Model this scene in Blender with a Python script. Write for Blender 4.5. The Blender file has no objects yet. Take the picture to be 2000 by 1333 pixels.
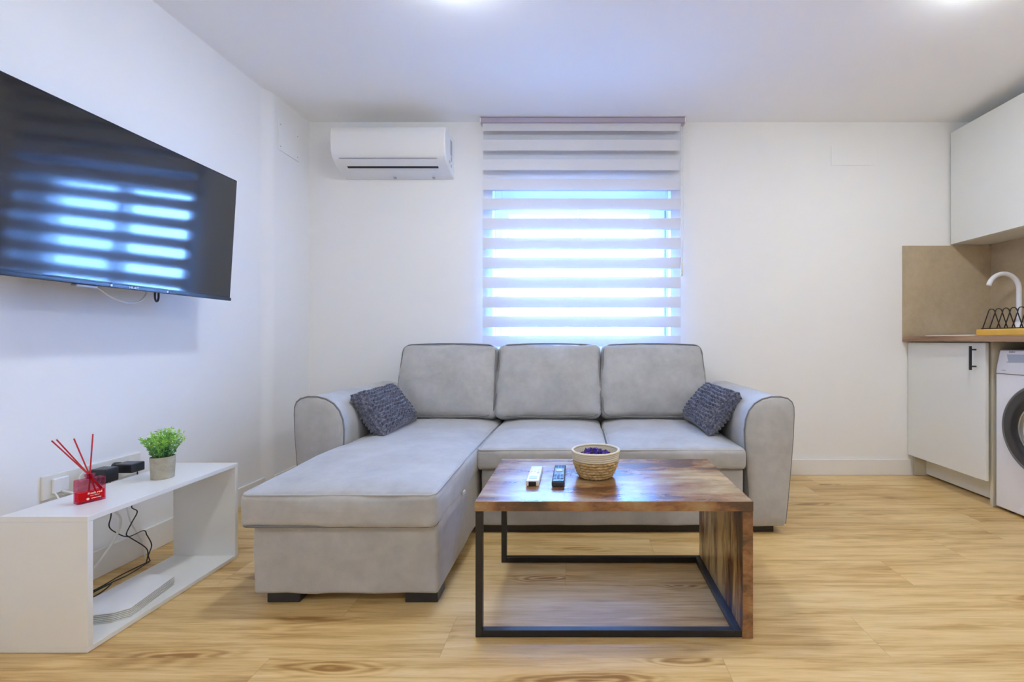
import bpy, math, random
from mathutils import Vector, Matrix, noise
random.seed(7)
PI = math.pi
SC = bpy.context.scene
COL = SC.collection

# ------------------------------------------------------------------ camera
cam_d = bpy.data.cameras.new('camera')
cam_d.lens = 16.002; cam_d.sensor_width = 36.0; cam_d.sensor_fit = 'HORIZONTAL'
cam_d.shift_x = -0.065; cam_d.shift_y = -0.00075
cam_d.clip_start = 0.02; cam_d.clip_end = 200
cam = bpy.data.objects.new('camera', cam_d); COL.objects.link(cam)
cam.location = (0, 0, 0.90); cam.rotation_euler = (PI/2, 0, 0)
SC.camera = cam

# ------------------------------------------------------------------ view, world, lights
SC.view_settings.view_transform = 'Standard'
SC.view_settings.look = 'None'
SC.view_settings.gamma = 1.0
SC.view_settings.use_curve_mapping = False
SC.view_settings.exposure = 0.0
LAMP = 149.0            # radiance of the ceiling lamp diffusers
SKY = (0.19, 0.42, 1.0); SKY_STRENGTH = 66.0
world = bpy.data.worlds.new('world'); SC.world = world; world.use_nodes = True
_bg = world.node_tree.nodes['Background']
_bg.inputs[0].default_value = (*SKY, 1); _bg.inputs[1].default_value = SKY_STRENGTH
_pd = bpy.data.lights.new('window_portal', 'AREA'); _pd.shape = 'RECTANGLE'
_pd.size = 1.17; _pd.size_y = 1.13; _pd.cycles.is_portal = True
_po = bpy.data.objects.new('window_portal', _pd); COL.objects.link(_po)
_po.location = (0.0, 3.33, 1.365); _po.rotation_euler = (-PI/2, 0, 0)
SC.cycles.max_bounces = 14; SC.cycles.diffuse_bounces = 8
SC.cycles.transparent_max_bounces = 24; SC.cycles.transmission_bounces = 10
SC.cycles.caustics_reflective = False; SC.cycles.caustics_refractive = False
SC.cycles.sample_clamp_indirect = 0.0

# room measures (metres; camera stands at x=0, y=0)
YB = 3.045      # back wall
XL = -1.83      # left wall
XC = -1.80      # left wall, boxed part next to the corner
XR = 2.76       # right wall
YF = -2.3       # wall behind the viewer
ZC = 2.36       # ceiling

# ------------------------------------------------------------------ material helpers
class NT:
    def __init__(s, name):
        s.m = bpy.data.materials.new(name); s.m.use_nodes = True
        s.t = s.m.node_tree; s.t.nodes.clear()
        s.out = s.t.nodes.new('ShaderNodeOutputMaterial')
    def n(s, typ, **kw):
        nd = s.t.nodes.new(typ)
        for k, v in kw.items(): setattr(nd, k, v)
        return nd
    def put(s, sock, v):
        if isinstance(v, bpy.types.NodeSocket): s.t.links.new(v, sock)
        elif v is not None: sock.default_value = v
    def math(s, op, a, b=None, c=None):
        nd = s.n('ShaderNodeMath', operation=op)
        s.put(nd.inputs[0], a)
        if b is not None: s.put(nd.inputs[1], b)
        if c is not None: s.put(nd.inputs[2], c)
        return nd.outputs[0]
    def coord(s):
        return s.n('ShaderNodeTexCoord').outputs['Object']
    def mapping(s, vec, scale=(1,1,1), loc=(0,0,0)):
        nd = s.n('ShaderNodeMapping'); s.put(nd.inputs[0], vec)
        nd.inputs['Scale'].default_value = scale; nd.inputs['Location'].default_value = loc
        return nd.outputs[0]
    def noise(s, vec, scale, detail=4, rough=.55, dist=0):
        nd = s.n('ShaderNodeTexNoise'); s.put(nd.inputs['Vector'], vec)
        nd.inputs['Scale'].default_value = scale; nd.inputs['Detail'].default_value = detail
        nd.inputs['Roughness'].default_value = rough; nd.inputs['Distortion'].default_value = dist
        return nd.outputs[0]
    def ramp(s, f, stops):
        nd = s.n('ShaderNodeValToRGB'); s.put(nd.inputs[0], f)
        el = nd.color_ramp.elements
        while len(el) < len(stops): el.new(0.5)
        for e, (p, c) in zip(el, stops):
            e.position = p; e.color = (*c, 1) if len(c) == 3 else c
        return nd.outputs[0]
    def mix(s, f, a, b, mode='MIX'):
        nd = s.n('ShaderNodeMix', data_type='RGBA', blend_type=mode)
        s.put(nd.inputs[0], f)
        s.put(nd.inputs[6], (*a, 1) if isinstance(a, tuple) else a)
        s.put(nd.inputs[7], (*b, 1) if isinstance(b, tuple) else b)
        return nd.outputs[2]
    def bump(s, h, strength=.2, dist=.01):
        nd = s.n('ShaderNodeBump'); s.put(nd.inputs['Height'], h)
        nd.inputs['Strength'].default_value = strength; nd.inputs['Distance'].default_value = dist
        return nd.outputs[0]
    def bsdf(s, color=(.8,.8,.8), rough=.5, metal=0, normal=None, **kw):
        nd = s.n('ShaderNodeBsdfPrincipled')
        s.put(nd.inputs['Base Color'], (*color, 1) if isinstance(color, tuple) else color)
        s.put(nd.inputs['Roughness'], rough); s.put(nd.inputs['Metallic'], metal)
        if normal is not None: s.put(nd.inputs['Normal'], normal)
        for k, v in kw.items(): s.put(nd.inputs[k.replace('_', ' ')], v)
        return nd.outputs[0]
    def done(s, shader):
        s.t.links.new(shader, s.out.inputs[0]); return s.m

def plain(name, color, rough=.5, metal=0, var=.04, scale=30, bump=0, **kw):
    t = NT(name); c = t.coord(); f = t.noise(c, scale, 3)
    a = tuple(max(0, x*(1-var)) for x in color); b = tuple(min(1, x*(1+var)) for x in color)
    nrm = t.bump(f, bump, .004) if bump else None
    return t.done(t.bsdf(t.mix(f, a, b), rough, metal, nrm, **kw))

M = {}
M['wall'] = plain('white_wall_paint', (.84,.84,.84), .75, var=.012, scale=6, bump=.03)
M['ceiling'] = plain('white_ceiling_paint', (.92,.92,.92), .85, var=.01, scale=5)
M['trim'] = plain('white_gloss_trim', (.80,.79,.77), .35, var=.01)
M['white_board'] = plain('white_laminate_board', (.78,.78,.76), .32, var=.015, scale=12)
M['kitchen_white'] = plain('matt_white_cabinet', (.76,.76,.72), .42, var=.012, scale=8)
M['cream_edge'] = plain('cream_cabinet_side', (.62,.58,.46), .5, var=.02)
M['white_plastic'] = plain('white_plastic', (.80,.80,.80), .28, var=.01)
M['ivory_plastic'] = plain('ivory_plastic', (.78,.76,.70), .35, var=.02)
M['white_enamel'] = plain('white_enamel', (.80,.80,.84), .22, var=.01)
M['black_metal'] = plain('black_powder_coat', (.012,.012,.014), .32, 0, var=.2)
M['black_plastic'] = plain('black_plastic', (.02,.022,.028), .3, var=.2)
M['dark_bezel'] = plain('dark_bezel', (.012,.014,.02), .22, var=.1)
M['screen'] = plain('black_screen_glass', (.006,.007,.009), .07, var=.1, IOR=1.75)
M['dark_slot'] = plain('dark_slot', (.01,.011,.016), .6, var=.1)
M['grey_plastic'] = plain('grey_plastic', (.33,.35,.42), .4, var=.05)
M['steel'] = plain('brushed_steel', (.55,.55,.55), .25, 1.0, var=.06, scale=60)
M['grey_ring'] = plain('grey_metallic_ring', (.20,.20,.21), .3, .6, var=.05)
M['cream_rope'] = plain('cream_cotton_rope', (.74,.68,.55), .8, var=.08, scale=220, bump=.4)
M['rope'] = plain('white_cord', (.72,.72,.70), .5, var=.04)
M['bamboo'] = plain('honey_bamboo', (.80,.46,.07), .4, var=.12, scale=18)
M['purple'] = plain('purple_dried_petals', (.08,.03,.33), .55, var=.6, scale=60)
M['purple_dark'] = plain('dark_dried_petals', (.03,.015,.08), .6, var=.4, scale=60)
M['soil'] = plain('dark_soil', (.02,.016,.012), .9, var=.4, scale=90)
M['lavender_rail'] = plain('lavender_grey_header', (.45,.40,.50), .4, var=.03)
M['red_stick'] = plain('red_reed', (.50,.012,.02), .55, var=.2, scale=90)
M['label_white'] = plain('pale_print', (.95,.80,.62), .5, var=.02)
M['logo_silver'] = plain('silver_print', (.65,.72,.80), .3, var=.02)
M['logo_grey'] = plain('grey_print', (.22,.22,.30), .4, var=.02)
M['logo_red'] = plain('salmon_print', (.75,.42,.38), .4, var=.02)
M['cup_dark'] = plain('inner_dark_glass', (.03,.03,.035), .04, var=.1, IOR=1.6)

def fabric():
    t = NT('grey_suede_fabric'); c = t.coord()
    big = t.noise(c, 4.5, 4, .6); fine = t.noise(c, 480, 2)
    mid = t.noise(c, 22, 4, .6)
    col = t.ramp(t.math('MULTIPLY_ADD', mid, .35, t.math('MULTIPLY', big, .65)),
                 [(.28, (.345,.34,.34)), (.5, (.43,.425,.425)), (.72, (.52,.512,.51))])
    h = t.math('MULTIPLY_ADD', fine, .3, mid)
    return t.done(t.bsdf(col, .82, 0, t.bump(h, .14, .006), Sheen_Weight=.35, Sheen_Roughness=.45))
M['fabric'] = fabric()
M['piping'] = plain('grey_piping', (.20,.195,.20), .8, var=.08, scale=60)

def knit():
    t = NT('slate_plush_knit'); c = t.coord()
    f = t.noise(c, 75, 4, .75); g = t.noise(c, 900, 2)
    col = t.ramp(f, [(.34, (.025,.028,.050)), (.5, (.085,.090,.140)), (.66, (.24,.24,.32))])
    return t.done(t.bsdf(col, .9, 0, t.bump(g, .5, .003), Sheen_Weight=.5))
M['knit'] = knit()

def oak_floor():
    t = NT('light_oak_laminate'); c = t.coord()
    sp = t.n('ShaderNodeSeparateXYZ'); t.put(sp.inputs[0], c); X, Y = sp.outputs[0], sp.outputs[1]
    W, L = .192, 1.28
    row = t.math('FLOOR', t.math('DIVIDE', t.math('ADD', Y, .055), W))
    wn = t.n('ShaderNodeTexWhiteNoise', noise_dimensions='1D'); t.put(wn.inputs['W'], row)
    xs = t.math('ADD', X, t.math('MULTIPLY', wn.outputs[0], 5.1))
    colm = t.math('FLOOR', t.math('DIVIDE', xs, L))
    cb = t.n('ShaderNodeCombineXYZ'); t.put(cb.inputs[0], row); t.put(cb.inputs[1], colm)
    w2 = t.n('ShaderNodeTexWhiteNoise', noise_dimensions='2D'); t.put(w2.inputs['Vector'], cb.outputs[0])
    rnd = w2.outputs[0]
    off = t.math('MULTIPLY', rnd, 37.0)
    g = t.n('ShaderNodeCombineXYZ')
    t.put(g.inputs[0], t.math('ADD', X, off)); t.put(g.inputs[1], Y); t.put(g.inputs[2], off)
    gv = g.outputs[0]
    streak = t.noise(t.mapping(gv, (2.2, 34, 1)), 1.0, 7, .66, .6)
    fine = t.noise(t.mapping(gv, (9, 210, 1)), 1.0, 4, .6)
    knots = t.noise(t.mapping(gv, (2.0, 6.5, 1)), 1.0, 2, .5, .4)
    rings = t.math('SINE', t.math('MULTIPLY', t.noise(t.mapping(gv, (1.3, 7.5, 1)), 1.0, 2, .45, .25), 70.0))
    ringm = t.math('MULTIPLY', t.math('GREATER_THAN', rings, -2), t.math('SMOOTH_MAX', t.math('MULTIPLY', t.math('SUBTRACT', knots, .55), 5.0), 0.0, .1))
    f = t.math('MULTIPLY_ADD', fine, .30, t.math('MULTIPLY', streak, .75))
    f = t.math('SUBTRACT', f, t.math('MULTIPLY', t.math('MULTIPLY', rings, ringm), .09))
    f = t.math('SUBTRACT', f, t.math('MULTIPLY', ringm, .07))
    f = t.math('ADD', f, t.math('MULTIPLY', t.math('SUBTRACT', rnd, .5), .09))
    blotch = t.noise(t.mapping(gv, (1.6, 9, 1)), 1.0, 3, .55, .5)
    f = t.math('ADD', f, t.math('MULTIPLY', t.math('SUBTRACT', blotch, .5), .42))
    vor = t.n('ShaderNodeTexVoronoi', voronoi_dimensions='3D')
    warp = t.noise(t.mapping(gv, (3.5, 16, 1)), 1.0, 2, .5)
    vv = t.n('ShaderNodeVectorMath', operation='ADD'); t.put(vv.inputs[0], t.mapping(gv, (1.15, 6.2, .5)))
    cw = t.n('ShaderNodeCombineXYZ'); t.put(cw.inputs[0], t.math('MULTIPLY', warp, .35)); t.put(cw.inputs[1], t.math('MULTIPLY', warp, .22)); t.put(vv.inputs[1], cw.outputs[0])
    t.put(vor.inputs['Vector'], vv.outputs[0]); vor.inputs['Scale'].default_value = 1.0
    dist = vor.outputs['Distance']
    near = t.math('SMOOTH_MAX', t.math('SUBTRACT', 1.0, t.math('MULTIPLY', dist, 3.6)), 0.0, .15)
    kr = t.math('SINE', t.math('MULTIPLY', dist, 85.0))
    f = t.math('SUBTRACT', f, t.math('MULTIPLY', near, t.math('MULTIPLY_ADD', kr, .22, .30)))
    base = t.ramp(f, [(.24, (.33,.165,.045)), (.40, (.54,.335,.12)), (.53, (.70,.48,.205)), (.72, (.82,.61,.32))])
    fy = t.math('FRACT', t.math('DIVIDE', t.math('ADD', Y, .055), W))
    fx = t.math('FRACT', t.math('DIVIDE', xs, L))
    gy = t.math('LESS_THAN', t.math('MINIMUM', fy, t.math('SUBTRACT', 1.0, fy)), .006)
    gx = t.math('LESS_THAN', t.math('MINIMUM', fx, t.math('SUBTRACT', 1.0, fx)), .0012)
    gap = t.math('MULTIPLY', t.math('MAXIMUM', gy, gx), .22)
    col = t.mix(gap, base, (.20,.12,.05))
    rgh = t.math('MULTIPLY_ADD', streak, .12, .30)
    return t.done(t.bsdf(col, rgh, 0, t.bump(f, .10, .002), IOR=1.45))
M['floor'] = oak_floor()

def rustic(name, scale, dark=.0, rough=.16, contrast=1.25, tan=(.60,.40,.19)):
    t = NT(name); c = t.coord()
    v = t.mapping(c, scale)
    patch = t.noise(v, 1.0, 4, .55, .35)
    grain = t.noise(t.mapping(c, tuple(s*4.2 for s in scale)), 1.0, 5, .7, .4)
    f = t.math('ADD', t.math('MULTIPLY', patch, .68), t.math('MULTIPLY', grain, .34))
    f = t.math('SUBTRACT', f, dark)
    f = t.math('MULTIPLY_ADD', t.math('SUBTRACT', f, .51), contrast, .51)
    col = t.ramp(f, [(.33, (.018,.010,.008)), (.43, (.105,.042,.018)), (.51, (.270,.115,.038)), (.60, tuple(x*.6 for x in tan)), (.70, tan)])
    return t.done(t.bsdf(col, rough, 0, t.bump(grain, .05, .002), IOR=1.75))
M['rustic_top'] = rustic('rustic_brown_board_top', (2.0, 6.0, 6.0), -.03, .27)
M['rustic_edge'] = rustic('rustic_brown_board_edge', (7.0, 20.0, 14.0), .03, .35, .8)
M['rustic_side'] = rustic('rustic_brown_board_side', (9.0, 9.0, 1.5), -.01, .34, 2.6, (.62,.43,.17))

def worktop():
    t = NT('brown_oak_worktop'); c = t.coord()
    g = t.noise(t.mapping(c, (30, 3.0, 60)), 1.0, 5, .6, .5)
    return t.done(t.bsdf(t.ramp(g, [(.3, (.16,.085,.042)), (.5, (.33,.19,.10)), (.72, (.48,.31,.18))]), .38))
M['worktop'] = worktop()

def stone(name, a, b, scale, rough=.45, bump=.05):
    t = NT(name); c = t.coord()
    f = t.noise(c, scale, 6, .6, .3); g = t.noise(c, scale*9, 4, .6)
    f = t.math('MULTIPLY_ADD', g, .3, t.math('MULTIPLY', f, .7))
    return t.done(t.bsdf(t.ramp(f, [(.3, a), (.7, b)]), rough, 0, t.bump(g, bump, .003)))
M['splash'] = stone('beige_stone_splashback', (.40,.31,.20), (.56,.46,.32), 3.2)
M['concrete'] = stone('warm_concrete', (.33,.30,.22), (.52,.48,.38), 40, .85, .3)
M['render_ext'] = stone('pale_exterior_render', (.70,.72,.74), (.85,.86,.88), 8, .9)
M['paving'] = stone('pale_exterior_paving', (.45,.45,.45), (.6,.6,.6), 5, .9)

def leafmat():
    t = NT('green_foliage'); c = t.coord()
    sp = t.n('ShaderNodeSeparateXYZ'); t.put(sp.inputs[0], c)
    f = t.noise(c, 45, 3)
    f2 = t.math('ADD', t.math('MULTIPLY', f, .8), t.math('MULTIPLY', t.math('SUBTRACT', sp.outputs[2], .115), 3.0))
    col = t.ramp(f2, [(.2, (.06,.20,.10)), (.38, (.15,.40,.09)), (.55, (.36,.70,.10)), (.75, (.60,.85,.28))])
    return t.done(t.bsdf(col, .5, Subsurface_Weight=.0, Transmission_Weight=.0))
M['leaf'] = leafmat()
M['shrub'] = plain('outdoor_shrub_leaves', (.16,.34,.14), .6, var=.4, scale=20)

def grass_weave():
    t = NT('golden_seagrass_braid'); c = t.coord()
    f = t.noise(t.mapping(c, (60, 60, 120)), 1.0, 4, .7)
    return t.done(t.bsdf(t.ramp(f, [(.3, (.27,.16,.06)), (.5, (.55,.38,.17)), (.7, (.74,.58,.32))]), .8, 0, t.bump(f, .5, .003)))
M['seagrass'] = grass_weave()

def redglass(name, col, density):
    t = NT(name)
    g = t.n('ShaderNodeBsdfGlass'); g.inputs['IOR'].default_value = 1.3; g.inputs['Roughness'].default_value = 0.02
    f = t.noise(t.coord(), 20, 2)
    t.put(g.inputs['Color'], t.mix(f, col, tuple(x*.94 for x in col)))
    tr = t.n('ShaderNodeBsdfTransparent'); tr.inputs[0].default_value = (*col, 1)
    mx = t.n('ShaderNodeMixShader'); mx.inputs[0].default_value = density
    t.t.links.new(g.outputs[0], mx.inputs[1]); t.t.links.new(tr.outputs[0], mx.inputs[2])
    return t.done(mx.outputs[0])
M['red_glass'] = redglass('pink_red_glass', (.97,.52,.64), .8)
def liquid():
    t = NT('red_perfume_liquid'); f = t.noise(t.coord(), 30, 2)
    d = t.n('ShaderNodeBsdfPrincipled'); t.put(d.inputs['Base Color'], t.mix(f, (.78,.02,.02), (.90,.05,.03)))
    d.inputs['Roughness'].default_value = .1
    tl = t.n('ShaderNodeBsdfTranslucent'); tl.inputs[0].default_value = (.95,.05,.03,1)
    mx = t.n('ShaderNodeMixShader'); mx.inputs[0].default_value = .35
    t.t.links.new(d.outputs[0], mx.inputs[1]); t.t.links.new(tl.outputs[0], mx.inputs[2])
    return t.done(mx.outputs[0])
M['liquid'] = liquid()

def thin_glass():
    t = NT('clear_window_glass')
    lw = t.n('ShaderNodeFresnel'); gm = t.n('ShaderNodeNewGeometry')
    t.put(lw.inputs[0], t.math('MULTIPLY_ADD', gm.outputs['Backfacing'], 1/1.45-1.45, 1.45))
    tr = t.n('ShaderNodeBsdfTransparent'); tr.inputs[0].default_value = (.93,.95,.96,1)
    gl = t.n('ShaderNodeBsdfGlossy'); gl.inputs['Roughness'].default_value = .01
    mx = t.n('ShaderNodeMixShader'); t.t.links.new(lw.outputs[0], mx.inputs[0])
    t.t.links.new(tr.outputs[0], mx.inputs[1]); t.t.links.new(gl.outputs[0], mx.inputs[2])
    return t.done(mx.outputs[0])
M['glass'] = thin_glass()

BAND0, BANDP, BANDW = .9495, .1291, .072     # bottom z of one dense band, period, dense height
def zebra():
    t = NT('zebra_blind_fabric'); c = t.coord()
    sp = t.n('ShaderNodeSeparateXYZ'); t.put(sp.inputs[0], c)
    fr = t.math('FRACT', t.math('DIVIDE', t.math('SUBTRACT', sp.outputs[2], BAND0 - BANDP*20), BANDP))
    dense = t.math('LESS_THAN', fr, BANDW/BANDP)
    weave = t.noise(t.mapping(c, (40, 1, 900)), 1.0, 2)
    df = t.n('ShaderNodeBsdfDiffuse'); t.put(df.inputs[0], t.mix(weave, (.70,.70,.74), (.77,.77,.80)))
    tl = t.n('ShaderNodeBsdfTranslucent'); tl.inputs[0].default_value = (.74,.78,.84,1)
    m1 = t.n('ShaderNodeMixShader'); m1.inputs[0].default_value = .10
    t.t.links.new(df.outputs[0], m1.inputs[1]); t.t.links.new(tl.outputs[0], m1.inputs[2])
    tp = t.n('ShaderNodeBsdfTransparent'); tp.inputs[0].default_value = (.97,.98,1,1)
    m2 = t.n('ShaderNodeMixShader')
    t.t.links.new(tp.outputs[0], m2.inputs[1]); t.t.links.new(m1.outputs[0], m2.inputs[2])
    # dense bands let almost nothing straight through
    m2f = t.math('ADD', t.math('MULTIPLY', dense, .90), .10)
    t.put(m2.inputs[0], m2f)
    return t.done(m2.outputs[0])
M['zebra'] = zebra()

def emit(name, col, strength):
    t = NT(name); e = t.n('ShaderNodeEmission'); e.inputs[0].default_value = (*col, 1)
    e.inputs[1].default_value = strength
    return t.done(e.outputs[0])
M['lamp'] = emit('ceiling_lamp_diffuser', (.88, .95, 1.0), LAMP)
M['lamp_fill'] = emit('added_fill_lamp_diffuser', (.88, .95, 1.0), LAMP*1.05)  # glow of the two added lamps behind the viewer

# ------------------------------------------------------------------ mesh helpers
class MB:
    def __init__(s): s.v = []; s.f = []
    def add(s, vs, fs):
        b = len(s.v); s.v += [Vector(p) for p in vs]; s.f += [tuple(i+b for i in f) for f in fs]; return s
    def box(s, x0, x1, y0, y1, z0, z1):
        return s.add([(x0,y0,z0),(x1,y0,z0),(x1,y1,z0),(x0,y1,z0),(x0,y0,z1),(x1,y0,z1),(x1,y1,z1),(x0,y1,z1)],
                     [(0,3,2,1),(4,5,6,7),(0,1,5,4),(1,2,6,5),(2,3,7,6),(3,0,4,7)])
    def prism(s, pts, a, b, axis='y'):
        """polygon pts (u,v) extruded from a to b along axis; y: (x,z), x: (y,z), z: (x,y)"""
        def P(u, v, w):
            return (u, w, v) if axis == 'y' else (w, u, v) if axis == 'x' else (u, v, w)
        n = len(pts)
        vs = [P(u, v, a) for u, v in pts] + [P(u, v, b) for u, v in pts]
        fs = [(i, (i+1) % n, n+(i+1) % n, n+i) for i in range(n)] + [tuple(range(n-1, -1, -1)), tuple(range(n, 2*n))]
        return s.add(vs, fs)
    def tube(s, path, r, seg=8, closed=False, cap=True):
        path = [Vector(p) for p in path]; n = len(path)
        rs = r if isinstance(r, (list, tuple)) else [r]*n
        rings = []; up = None
        for i, p in enumerate(path):
            if closed: d = path[(i+1) % n] - path[i-1]
            else: d = path[min(i+1, n-1)] - path[max(i-1, 0)]
            d = d.normalized() if d.length > 1e-9 else Vector((0,0,1))
            if up is None:
                up = Vector((0,0,1)) if abs(d.z) < .9 else Vector((1,0,0))
            a = d.cross(up)
            if a.length < 1e-6: a = d.orthogonal()
            a.normalize(); b = a.cross(d).normalized(); up = b
            rings.append([p + (a*math.cos(2*PI*k/seg) + b*math.sin(2*PI*k/seg))*rs[i] for k in range(seg)])
        vs = [v for rg in rings for v in rg]; fs = []
        m = n if closed else n-1
        for i in range(m):
            j = (i+1) % n
            for k in range(seg):
                k2 = (k+1) % seg
                fs.append((i*seg+k, i*seg+k2, j*seg+k2, j*seg+k))
        if cap and not closed:
            fs.append(tuple(range(seg-1, -1, -1))); fs.append(tuple((n-1)*seg+k for k in range(seg)))
        return s.add(vs, fs)
    def lathe(s, prof, c=(0,0,0), seg=32, axis='z', fn=None, cap=True):
        """prof: list of (r, h)"""
        vs = []; fs = []; n = len(prof)
        for i in range(seg):
            a = 2*PI*i/seg
            for j, (r, h) in enumerate(prof):
                if fn: r, h = fn(a, j, r, h)
                u, w = r*math.cos(a), r*math.sin(a)
                p = (u, w, h) if axis == 'z' else (h, u, w) if axis == 'x' else (w, h, u)
                vs.append((p[0]+c[0], p[1]+c[1], p[2]+c[2]))
        for i in range(seg):
            i2 = (i+1) % seg
            for j in range(n-1):
                fs.append((i*n+j, i2*n+j, i2*n+j+1, i*n+j+1))
        if cap and prof[0][0] > 1e-6: fs.append(tuple(i*n for i in range(seg-1, -1, -1)))
        if cap and prof[-1][0] > 1e-6: fs.append(tuple(i*n+n-1 for i in range(seg)))
        return s.add(vs, fs)
    def cyl(s, p0, p1, r, seg=20): return s.tube([p0, p1], r, seg)

def puff(hx, hy, hz, r, crown=(0,0,0), amp=.003, ncore=12, nr=4, seed=0.0):
    def cs(h):
        core = h - r
        a = [-h + r*k/nr for k in range(nr)]
        m = [-core + 2*core*k/ncore for k in range(ncore+1)]
        return a + m + [-x for x in reversed(a)]
    mb = MB(); cache = {}
    H = (hx, hy, hz)
    def vert(p):
        key = tuple(round(x, 5) for x in p)
        if key in cache: return cache[key]
        q = Vector([max(-(h-r), min(h-r, x)) for x, h in zip(p, H)])
        d = Vector(p) - q
        d = d.normalized() if d.length > 1e-9 else Vector((0,0,1))
        o = q + d*r
        sx, sy, sz = [1-min(1, (abs(o[i])/H[i]))**2 for i in range(3)]
        o.x += math.copysign(crown[0]*sy*sz, d.x) * abs(d.x)
        o.y += math.copysign(crown[1]*sx*sz, d.y) * abs(d.y)
        o.z += math.copysign(crown[2]*sx*sy, d.z) * abs(d.z)
        nn = noise.noise(Vector(o)*7 + Vector((seed, seed, seed)))*amp*1.6 + noise.noise(Vector(o)*26 + Vector((seed, 3, seed)))*amp*.5
        o += d*nn
        mb.v.append(o); cache[key] = len(mb.v)-1
        return cache[key]
    for ax in range(3):
        u, w = [i for i in range(3) if i != ax]
        cu, cw = cs(H[u]), cs(H[w])
        for sg in (-1, 1):
            for i in range(len(cu)-1):
                for j in range(len(cw)-1):
                    q = []
                    for (a, b) in ((i,j),(i+1,j),(i+1,j+1),(i,j+1)):
                        p = [0,0,0]; p[ax] = sg*H[ax]; p[u] = cu[a]; p[w] = cw[b]
                        q.append(vert(p))
                    flip = (sg > 0) if ax == 1 else (sg < 0)
                    if flip: q.reverse()
                    if len(set(q)) == 4: mb.f.append(tuple(q))
    return mb

def rrect(hu, hv, r, n=6):
    pts = []
    for cx, cy, a0 in ((hu-r, hv-r, 0), (-(hu-r), hv-r, PI/2), (-(hu-r), -(hv-r), PI), (hu-r, -(hv-r), 1.5*PI)):
        for k in range(n+1):
            a = a0 + PI/2*k/n
            pts.append((cx + r*math.cos(a), cy + r*math.sin(a)))
    return pts

def dense_loop(pts, step=.05):
    out = []
    for i, p in enumerate(pts):
        q = pts[(i+1) % len(pts)]; d = (Vector(q)-Vector(p)).length
        m = max(1, int(d/step))
        for k in range(m): out.append(tuple(Vector(p).lerp(Vector(q), k/m)))
    return out

def world_loc(o):
    l = Vector((0,0,0))
    while o is not None: l += Vector(o.location); o = o.parent
    return l

def obj(name, mb, mat, parent=None, smooth=False, bevel=0, local=False, label=None, seg=2, wn=False):
    me = bpy.data.meshes.new(name)
    off = Vector((0,0,0)) if (parent is None or local) else world_loc(parent)
    me.from_pydata([tuple(v-off) for v in mb.v], [], mb.f); me.validate(); me.update()
    me.materials.append(M[mat] if isinstance(mat, str) else mat)
    if smooth: me.polygons.foreach_set('use_smooth', [True]*len(me.polygons))
    o = bpy.data.objects.new(name, me); COL.objects.link(o)
    if parent is not None: o.parent = parent
    if bevel:
        b = o.modifiers.new('bevel', 'BEVEL'); b.width = bevel; b.segments = seg
        b.limit_method = 'ANGLE'; b.angle_limit = math.radians(40)
        me.polygons.foreach_set('use_smooth', [True]*len(me.polygons))
        w = o.modifiers.new('wn', 'WEIGHTED_NORMAL'); w.keep_sharp = True
    if label: o['label'] = label
    return o

def thing(name, label, cat, loc=(0,0,0), group=None):
    o = bpy.data.objects.new(name, None); COL.objects.link(o); o.location = loc
    o.empty_display_size = .05; o['label'] = label; o['category'] = cat
    if group: o['group'] = group
    return o
def tag(o, label, cat, group=None, kind=None):
    o['label'] = label; o['category'] = cat
    if group: o['group'] = group
    if kind: o['kind'] = kind
    return o
def struct(name, mb, mat, label, cat, parent=None, **kw):
    o = obj(name, mb, mat, parent, **kw)
    if parent is None: o['kind'] = 'structure'; o['label'] = label; o['category'] = cat
    return o
def text(name, s, size, mat, parent, mtx, extrude=.0004, bold=0):
    cu = bpy.data.curves.new(name, 'FONT'); cu.body = s; cu.size = size; cu.extrude = extrude
    cu.align_x = 'CENTER'; cu.align_y = 'CENTER'; cu.offset = bold
    to = bpy.data.objects.new('tmp', cu); COL.objects.link(to)
    dg = bpy.context.evaluated_depsgraph_get(); dg.update()
    me = bpy.data.meshes.new_from_object(to.evaluated_get(dg))
    bpy.data.objects.remove(to)
    me.transform(mtx); me.name = name; me.materials.clear(); me.materials.append(M[mat])
    o = bpy.data.objects.new(name, me); COL.objects.link(o); o.parent = parent
    return o
def frame_mtx(ex, ey, loc):
    ex = Vector(ex).normalized(); ey = Vector(ey).normalized(); ez = ex.cross(ey).normalized(); ey = ez.cross(ex)
    m = Matrix((ex, ey, ez)).transposed().to_4x4(); m.translation = Vector(loc); return m
def spline(pts, n=10):
    """Catmull-Rom through pts"""
    P = [Vector(p) for p in pts]; P = [2*P[0]-P[1]] + P + [2*P[-1]-P[-2]]; out = []
    for i in range(1, len(P)-2):
        for k in range(n):
            t = k/n; a, b, c, d = P[i-1], P[i], P[i+1], P[i+2]
            out.append(.5*((2*b) + (c-a)*t + (2*a-5*b+4*c-d)*t*t + (3*b-a-3*c+d)*t**3))
    out.append(P[-2]); return out

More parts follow.
